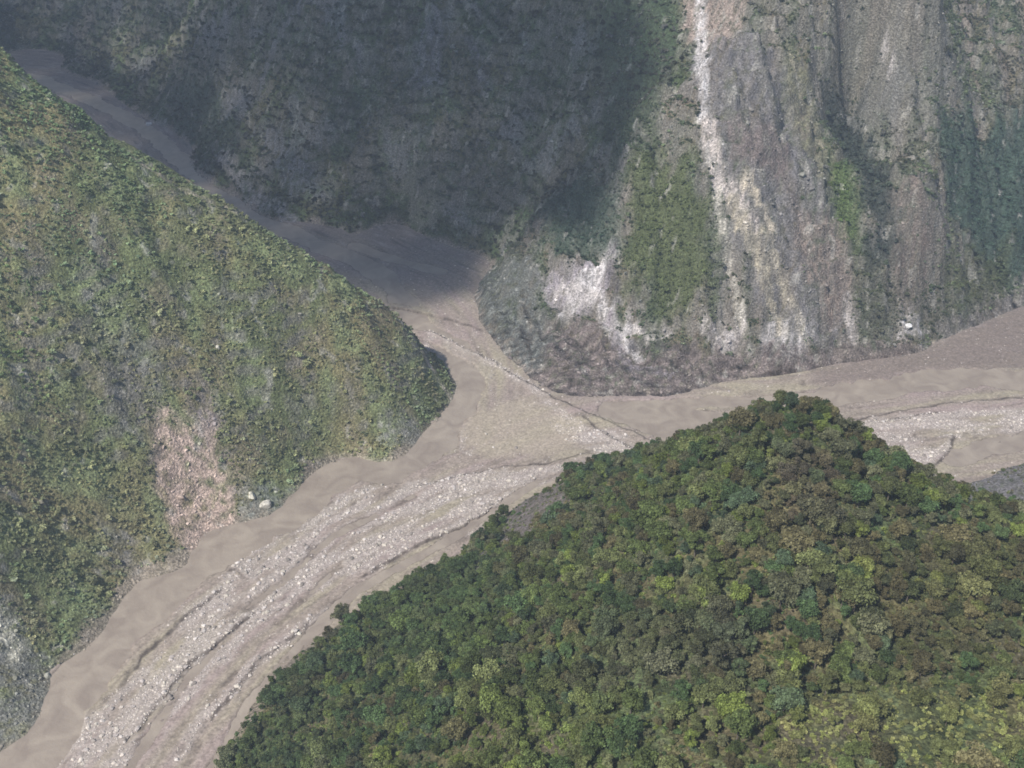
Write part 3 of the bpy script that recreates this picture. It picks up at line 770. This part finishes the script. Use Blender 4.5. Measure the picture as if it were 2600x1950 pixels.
full = (u > 5) & (u < 2595) & (v_ > 5) & (v_ < 1945)
show = np.where(full, tsc * np.array([k[0] for k in KINDS])[tvar] / d, 0)
first = np.argsort(-show)[:300]
isf = np.zeros(len(tx), bool); isf[first] = True
WORD = ["olive green", "light olive", "deep green", "bright yellow-green", "dull khaki", "bluish green", "brownish olive"]
u2 = u[first]; 
TREE_LABELS = singled([int(i) for i in first], lambda i: "%s %s tree in the near forest, %s" % (size_word(tsc[i]), WORD[int(tk[i])], place_word(u[i], v_[i])), lambda i: u[i])
for i in first:
    K_ = int(tvar[i])
    t_ = bpy.data.objects.new("forest_tree", None); COL.objects.link(t_)
    t_.empty_display_size = 1
    t_.location = (tx[i], ty[i], tz[i]); t_.rotation_euler = (0, 0, rng.uniform(0, 6.28))
    s = float(tsc[i]); t_.scale = (s, s, s * rng.uniform(.85, 1.15))
    t_["label"] = TREE_LABELS[int(i)]
    t_["category"] = "tree"; t_["group"] = "trees of the forest on the near hill"
    cr_ = bpy.data.objects.new("crown", CROWNS[K_]); COL.objects.link(cr_); cr_.parent = t_; cr_["tint"] = [float(q) for q in tt[i]]
    tr_ = bpy.data.objects.new("trunk", TRUNKS[K_]); COL.objects.link(tr_); tr_.parent = t_
rest = np.where(~isf)[0]
PT = [proto("crown_source", m) for m in CROWNS]
one = np.ones((len(rest), 1))
scatter("forest", np.stack([tx[rest], ty[rest], tz[rest]], -1), tsc[rest, None] * np.array([1, 1, 1.0]), rnd_rot(len(rest), rng, .05), np.concatenate([tt[rest], one], 1), tvar[rest], PT,
        label="rest of the dense mixed green forest covering the near hill", category="forest")

# --- undergrowth and scrub: low bushes
SH = []
for i, (R, H, lo, le, sz) in enumerate([(1.0, 1.2, 4, 130, .24), (1.1, .8, 5, 150, .22), (.9, 1.7, 4, 130, .22), (1.2, 1.0, 6, 170, .22)]):
    SH.append(proto("shrub_source", crown_mesh("shrub_%d" % i, R, H, -.25, lo, le, sz, 500 + i)))
def scrub(name, labk, step, box, size, dens_fn, lab_text, seed, tintf):
    rng = np.random.default_rng(seed)
    x, y = jitter_points(step, *box, rng)
    b = bil(_T, x, y)
    k = np.isin(label(x, y), labk) & (b > .5)
    x, y = x[k], y[k]; z = hill(x, y)
    k = in_view(x, y, z, 420 if labk == [1] else 260); x, y, z = x[k], y[k], z[k]
    rk = samp(ROCK, x, y)
    keep_ = rng.random(len(x)) < dens_fn(x, y, rk)
    # drop what lies on the far side of a crest
    dzx = samp(dZx, x, y); dzy = samp(dZy, x, y)
    keep_ &= (-dzx * -x - dzy * -y + (CAM_H - z)) > -25
    x, y, z = x[keep_], y[keep_], z[keep_]
    s = size * rng.lognormal(0, .34, len(x)) * (1 + .55 * sstep(.1, .5, fbm(x / 30, y / 30, seed + 900, 3)) * sstep(.5, 1, rng.random(len(x)))); s = s[:, None] * np.array([1, 1, .9])
    t = tintf(x, y, rng)
    print(name, len(x))
    return scatter(name, np.stack([x, y, z], -1), s, rnd_rot(len(x), rng, .15), np.concatenate([t, np.ones((len(x), 1))], 1), rng.integers(0, len(SH), len(x)), SH, label=lab_text, category="scrub")
def t_left(x, y, rng):
    a = fbm(x / 80, y / 80, 601, 4) * 1.5; b = fbm(x / 30, y / 30, 611, 3) * 1.4
    c = np.zeros((len(x), 3)); c[:] = (.125, .145, .062)
    c = mix(c, (.185, .165, .078), sstep(-.3, .5, a)); c = mix(c, (.13, .185, .090), sstep(.05, .6, -a)); c = mix(c, (.165, .185, .13), sstep(.1, .6, b) * .8); c = mix(c, (.17, .145, .095), sstep(.2, .7, -b) * .7)
    drk = sstep(.1, .45, fbm(x / 26, y / 40, 617, 4)); c = mix(c, (.075, .10, .045), drk * .75)
    for q, cc_, k_ in (([(-40, 600), (90, 640), (130, 900), (100, 1100), (-40, 1100)], (.075, .14, .035), .85), ([(60, 560), (420, 600), (560, 760), (330, 800), (150, 760)], (.13, .19, .10), .7), ([(-40, 200), (250, 330), (500, 560), (100, 560), (-40, 500)], (.10, .16, .065), .7),
                     ([(420, 520), (700, 620), (900, 900), (600, 900), (420, 700)], (.155, .14, .062), .7), ([(150, 780), (420, 800), (450, 1000), (200, 980)], (.165, .14, .095), .6), ([(450, 850), (1000, 900), (900, 1150), (560, 1080)], (.185, .18, .08), .6), ([(-40, 1100), (300, 1100), (300, 1500), (-40, 1500)], (.17, .16, .075), .7)):
        c = mix(c, np.array(cc_), zone(x, y, q, 25, 30) * k_)
    r = rng.random(len(x))
    c = mix(c, (.20, .20, .15), (r < .05) * .6); c = mix(c, (.06, .075, .035), (r > .88) * .8)
    c = mix(c, (.20, .195, .15), .25 + 0 * x)
    return c * 2.0 * np.array((.97, 1.04, 1.0)) * rng.uniform(.75, 1.22, (len(x), 1)) * (1 + .5 * fbm(x / 22, y / 22, 615, 4)[:, None])
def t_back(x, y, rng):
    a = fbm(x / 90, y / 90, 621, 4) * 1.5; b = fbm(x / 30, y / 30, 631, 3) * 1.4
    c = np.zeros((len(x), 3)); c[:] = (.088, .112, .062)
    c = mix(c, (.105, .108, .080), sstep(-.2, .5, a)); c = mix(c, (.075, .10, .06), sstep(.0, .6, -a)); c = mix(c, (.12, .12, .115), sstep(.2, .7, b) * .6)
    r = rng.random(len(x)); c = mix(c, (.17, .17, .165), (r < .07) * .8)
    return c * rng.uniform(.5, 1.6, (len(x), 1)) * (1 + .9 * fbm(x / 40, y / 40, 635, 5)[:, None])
GREENS = [[(1600, 420), (1720, 430), (1790, 560), (1800, 780), (1700, 800), (1580, 700)], [(2090, 420), (2170, 470), (2170, 660), (2110, 600)], [(1640, 0), (1730, 0), (1720, 200), (1640, 240)]]
TEALS = [[(2370, 320), (2600, 300), (2600, 760), (2480, 700), (2400, 560)], [(1360, 530), (1560, 500), (1580, 680), (1400, 690)]]
def t_cliff(x, y, rng):
    c = t_back(x, y, rng) * 1.35
    for q, col_, k_ in VEG_AND_SHADE: c = mix(c, np.array(col_) * 1.25 * rng.uniform(.7, 1.3, (len(x), 1)), zone(x, y, q, 12, 16) * k_)
    return c
def t_near(x, y, rng):
    t, _ = tree_tint(x, y, rng); return t * 1.2 * (1 + .35 * zone(x, y, [(1960, 1840), (2180, 1790), (2640, 1740), (2640, 1980), (1940, 1980)], 8, 14)[:, None])
scrub("hillside_scrub", [0], 2.9, (-700, 0, 380, 1150), 1.7, lambda x, y, r: (.95 - 1.05 * sstep(.35, .8, r)) * (.3 + .7 * sstep(-.25, .12, fbm(x / 34, y / 34, 671, 4) + .25 * fbm(x / 9, y / 9, 673, 2))), "green and olive scrub covering the hillside left of the river", 71, t_left)
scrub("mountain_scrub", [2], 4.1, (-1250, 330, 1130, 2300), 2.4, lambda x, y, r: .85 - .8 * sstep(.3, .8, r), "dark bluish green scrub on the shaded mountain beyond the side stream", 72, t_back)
scrub("cliff_scrub", [3], 3.0, (-120, 900, 850, 1600), 1.9, lambda x, y, r: np.maximum(.35 + .75 * sstep(-.35, .25, fbm(x / 24, y / 60, 661, 4)), (r < .06) * .95) * (1 - sstep(.3, .7, r)), "grey green scrub clinging to the cliff and slopes behind the river", 73, t_cliff)
scrub("undergrowth", [1], 3.2, (-300, 600, 190, 900), 1.6, lambda x, y, r: .9 - .7 * sstep(.3, .8, r), "low undergrowth between the trees of the near hill", 74, t_near)

# --- stones
def stone_mesh(name, seed, sub=2, squash=.62):
    import bmesh
    rng = np.random.default_rng(seed)
    bm = bmesh.new(); bmesh.ops.create_icosphere(bm, subdivisions=sub, radius=1)
    planes = rng.normal(size=(9, 3)); planes /= np.linalg.norm(planes, axis=1, keepdims=True); lim = rng.uniform(.62, .9, 9)
    for v in bm.verts:
        p = np.array(v.co)
        for n_, l_ in zip(planes, lim):
            d_ = p @ n_
            if d_ > l_: p = p - n_ * (d_ - l_)
        p = p * np.array([1.15, .9, squash]) * (1 + rng.normal(0, .03))
        v.co = p
    me = bpy.data.meshes.new(name); bm.to_mesh(me); bm.free()
    me.materials.append(M_STONE); shade_attr(me, rng.uniform(.88, 1.1, len(me.polygons)))
    return me
STONES = [stone_mesh("stone_%d" % i, 700 + i, 1 if i < 4 else 2) for i in range(6)]
PS = [proto("stone_source", m) for m in STONES]
rng = np.random.default_rng(21)
sx, sy = jitter_points(1.35, -420, 800, 400, 1260, rng)
b = bil(_T, sx, sy); k = (b < 1)
sx, sy = sx[k], sy[k]
ib = (np.clip(((sy - by[0]) / BS), 0, len(by) - 1).astype(int), np.clip(((sx - bx[0]) / BS), 0, len(bx) - 1).astype(int))
cb = COBB[ib]; zb = BZ[ib]
k = (rng.random(len(sx)) < .02 + .8 * cb ** 1.2) & (zb > .02) & in_view(sx, sy, 0, 20)
sx, sy, zb, cb = sx[k], sy[k], zb[k], cb[k]
ss = .31 * rng.lognormal(0, .6, len(sx)) * (1 + .35 * cb); ss = np.minimum(ss, 1.6)
def stone_tint(n_, rng):
    pal = np.array([(.56, .52, .49), (.44, .40, .38), (.55, .50, .45), (.26, .235, .215), (.52, .48, .42)])
    return pal[rng.integers(0, 5, n_)] * rng.uniform(.8, 1.15, (n_, 1))
st = stone_tint(len(sx), rng)
sv = rng.integers(0, 6, len(sx))
u, v_, d = project(sx, sy, zb)
px = ss / d; px[(u < 10) | (u > 2590) | (v_ > 1940)] = 0
# not behind the near hill
hid = np.zeros(len(sx), bool)
big = np.argsort(-px)[:900]
def visible(x, y, z):
    t = np.linspace(.35, .985, 60)
    hx, hy, hz = x * t, y * t, CAM_H + (z - CAM_H) * t
    return not (bil(_T, hx, hy) > hz - 6).any()
sel = [i for i in big if visible(sx[i], sy[i], zb[i] + 1)][:260]
STONE_WORD = ["rounded pale boulder on the gravel bar", "pale boulder beside the muddy channel"]
SL = singled(sel, lambda i: "%s boulder, %s" % (("low grey", "angular pale", "rounded pale", "squat grey", "blocky cream", "flat pale")[int(sv[i])], ("by the right river bend" if u[i] > 1800 else "by the bottom edge" if v_[i] > 1850 else "lower reach" if v_[i] > 1720 else "middle reach" if v_[i] > 1600 else "upper reach" if v_[i] > 1480 else "top of the bar" if v_[i] > 1380 else "gravel by the side stream" if v_[i] < 1060 else "cream bar where streams meet" if v_[i] < 1170 else "head of the main bar") + (", left side" if u[i] < 330 else ", left middle" if u[i] < 520 else ", middle" if u[i] < 720 else ", right middle" if u[i] < 950 else ", right side")), lambda i: u[i])
for i in sel:
    o = link("boulder", STONES[int(sv[i])], label=SL[i], category="boulder", group="boulders on the gravel bars")
    s = float(ss[i]) * 1.25
    o.location = (sx[i], sy[i], zb[i] + s * .15); o.scale = (s, s, s); o.rotation_euler = (0, 0, rng.uniform(0, 6.28)); o["tint"] = [float(q) for q in st[i]]
m = np.ones(len(sx), bool); m[sel] = False
print("stones", m.sum())
scatter("cobbles", np.stack([sx[m], sy[m], zb[m] + .05], -1), ss[m, None] * np.ones(3), rnd_rot(m.sum(), rng, .2), np.concatenate([st[m], np.ones((m.sum(), 1))], 1), sv[m], PS,
        label="pale cobbles and stones strewn over the river bars", category="cobbles")
# rubble on the bare slopes
sx, sy = jitter_points(3.0, -450, 800, 400, 1400, rng)
b = bil(_T, sx, sy); r = samp(ROCK, sx, sy)
k = (b > 0) & (label(sx, sy) != 1) & (rng.random(len(sx)) < .015 + .5 * sstep(.4, .9, r)) & in_view(sx, sy, b, 20)
sx, sy = sx[k], sy[k]; zr = hill(sx, sy)
cc = samp(C, sx, sy) * 1.15 + .03
ss = .75 * rng.lognormal(0, .5, len(sx))
scatter("rubble", np.stack([sx, sy, zr], -1), ss[:, None] * np.ones(3), rnd_rot(len(sx), rng, .4), np.concatenate([cc * rng.uniform(.75, 1.35, (len(sx), 1)), np.ones((len(sx), 1))], 1), rng.integers(0, 6, len(sx)), PS,
        label="loose rubble lying on the bare scree of the slopes", category="rubble")
print("rubble", len(sx))

# single rocks that stand out
BIG_ROCKS = [(640, 1268, 7.0, "large pale rock by the water below the hillside scrub, left one of a pair", (.52, .50, .42)),
             (676, 1288, 8.0, "large pale rock by the water below the hillside scrub, right one of a pair", (.50, .48, .42)),
             (2302, 840, 7.0, "white rock block low on the slope above the right river bend", (.62, .62, .62)),
             (606, 1462, 4.0, "dark edged rock at the water's edge below the landslide scar", (.30, .26, .22)),
             (870, 716, 6.0, "pale rock on the crest of the left hillside above the side stream", (.55, .55, .55)),
             (378, 318, 9.0, "small white rock outcrop beside the far side stream", (.62, .62, .62)),
             (555, 895, 4.0, "pale rock standing in the scrub midway up the left hillside", (.50, .48, .42)),
             (760, 1612, 3.0, "pale boulder alone near the right bank of the riverbed", (.60, .57, .5))]
for (pu, pv, s, lb, tn) in BIG_ROCKS:
    x, y = cast(pu, pv); z = float(max(hill(np.array([x]), np.array([y]))[0], .3))
    o = link("rock", stone_mesh("rock", int(pu), 3, .85), label=lb, category="rock")
    o.location = (x, y, z + .1 * s); o.scale = (s * .62, s * .55, s * .62); o.rotation_euler = (.1, .15, pu); o["tint"] = list(tn)

# ------------------------------------------------------------------ unseen cumulus added over the side valley, shaped to shade the mountain
import bmesh
rng = np.random.default_rng(77)
bm = bmesh.new()
for pu, pv, r in [(1520, 60, 60), (1420, 260, 75), (1300, 420, 80), (1200, 150, 110), (1150, 600, 55), (1000, 380, 90), (950, 150, 110), (1450, 470, 45), (1380, 560, 35), (800, 330, 90), (900, 560, 60), (1060, 660, 45),
                  (700, 120, 110), (600, 350, 80), (700, 480, 55), (500, 200, 100), (480, 330, 60), (380, 230, 70), (420, 20, 110), (250, 190, 50), (1050, 20, 120), (1350, 20, 90), (800, 0, 120), (930, 715, 45), (1150, 710, 38), (1050, 720, 45), (850, 650, 48), (980, 650, 55), (1100, 640, 55), (1180, 680, 35), (780, 600, 40), (680, 540, 42), (600, 480, 42), (520, 420, 44), (450, 350, 55), (380, 300, 65), (300, 240, 75), (220, 200, 80), (100, 170, 80), (0, 150, 80), (160, 210, 60), (330, 340, 45), (100, 230, 60), (230, 310, 60), (350, 390, 52), (460, 460, 46), (560, 520, 44), (660, 570, 44), (760, 630, 40), (440, 270, 60), (240, 270, 50), (1010, 590, 40), (560, 20, 120), (250, 60, 110), (60, 40, 110), (150, 150, 70), (1180, 480, 80), (1300, 200, 100), (1560, 200, 60), (1500, 380, 50), (1450, 500, 40), (1560, 330, 42), (1550, 430, 34), (1515, 520, 30), (1590, 250, 26), (1450, 560, 24), (1600, 120, 34), (1575, 395, 20), (450, 415, 62), (415, 380, 55), (480, 440, 50)]:
    x, y = cast(pu, pv); z = max(float(bil(_T, np.array([x]), np.array([y]))[0]), 0)
    if label(np.array([x]), np.array([y]))[0] == 0: x, y = at_z(pu, pv); z = 0
    t = (1500 - z) / S.z
    c_ = Vector((x, y, z)) + S * t
    for k in range(3):
        o3 = Vector(rng.uniform(-.35, .35, 3) * r) if k else Vector((0, 0, 0))
        bmesh.ops.create_icosphere(bm, subdivisions=3, radius=r * rng.uniform(.75, 1.0), matrix=Matrix.Translation(c_ + o3) @ Matrix.Diagonal((1.1, 1.1, .7, 1)))
cm_ = bpy.data.meshes.new("shade_cloud"); bm.to_mesh(cm_); bm.free()
co = np.empty(len(cm_.vertices) * 3, np.float32); cm_.vertices.foreach_get("co", co); co = co.reshape(-1, 3).astype(float)
co[:, 2] += 14 * fbm(co[:, 0] / 40, co[:, 1] / 40, 801, 4); co[:, 0] += 22 * fbm(co[:, 1] / 35, co[:, 2] / 35, 811, 4); co[:, 1] += 22 * fbm(co[:, 0] / 35, co[:, 2] / 35, 821, 4)
cm_.vertices.foreach_set("co", co.astype(np.float32).ravel()); cm_.update()
mc, nt, ns, lk = newmat("shade_cloud"); out = N(ns, "ShaderNodeOutputMaterial"); df = N(ns, "ShaderNodeBsdfDiffuse"); df.inputs[0].default_value = (.9, .9, .92, 1)
tp = N(ns, "ShaderNodeBsdfTransparent"); mx = N(ns, "ShaderNodeMixShader"); mx.inputs[0].default_value = .77
lk.new(df.outputs[0], mx.inputs[1]); lk.new(tp.outputs[0], mx.inputs[2]); lk.new(mx.outputs[0], out.inputs[0]); cm_.materials.append(mc)
link("shade_cloud", cm_, kind='structure')

# ------------------------------------------------------------------ haze
HAZE = 1.2e-4
import bmesh
bm = bmesh.new(); bmesh.ops.create_cube(bm, size=1)
me = bpy.data.meshes.new("haze"); bm.to_mesh(me); bm.free()
hz = link("haze", me, kind='stuff', label="thin blue haze filling the valley air", category="haze")
zt = float(max(Z.max() + 20, CAM_H + 15)); zb_ = float(min(V[:, 2].min(), -32)) - 1
hz.scale = (2600, 2850, zt - zb_); hz.location = (-100, 1350, (zt + zb_) / 2)
m, nt, ns, lk = newmat("haze")
out = N(ns, "ShaderNodeOutputMaterial"); pv = N(ns, "ShaderNodeVolumePrincipled")
pv.inputs["Color"].default_value = (.70, .83, 1.0, 1); pv.inputs["Density"].default_value = HAZE; pv.inputs["Anisotropy"].default_value = .1
lk.new(pv.outputs[0], out.inputs["Volume"]); me.materials.append(m)
print("trees", len(tx), "top", Z.max())
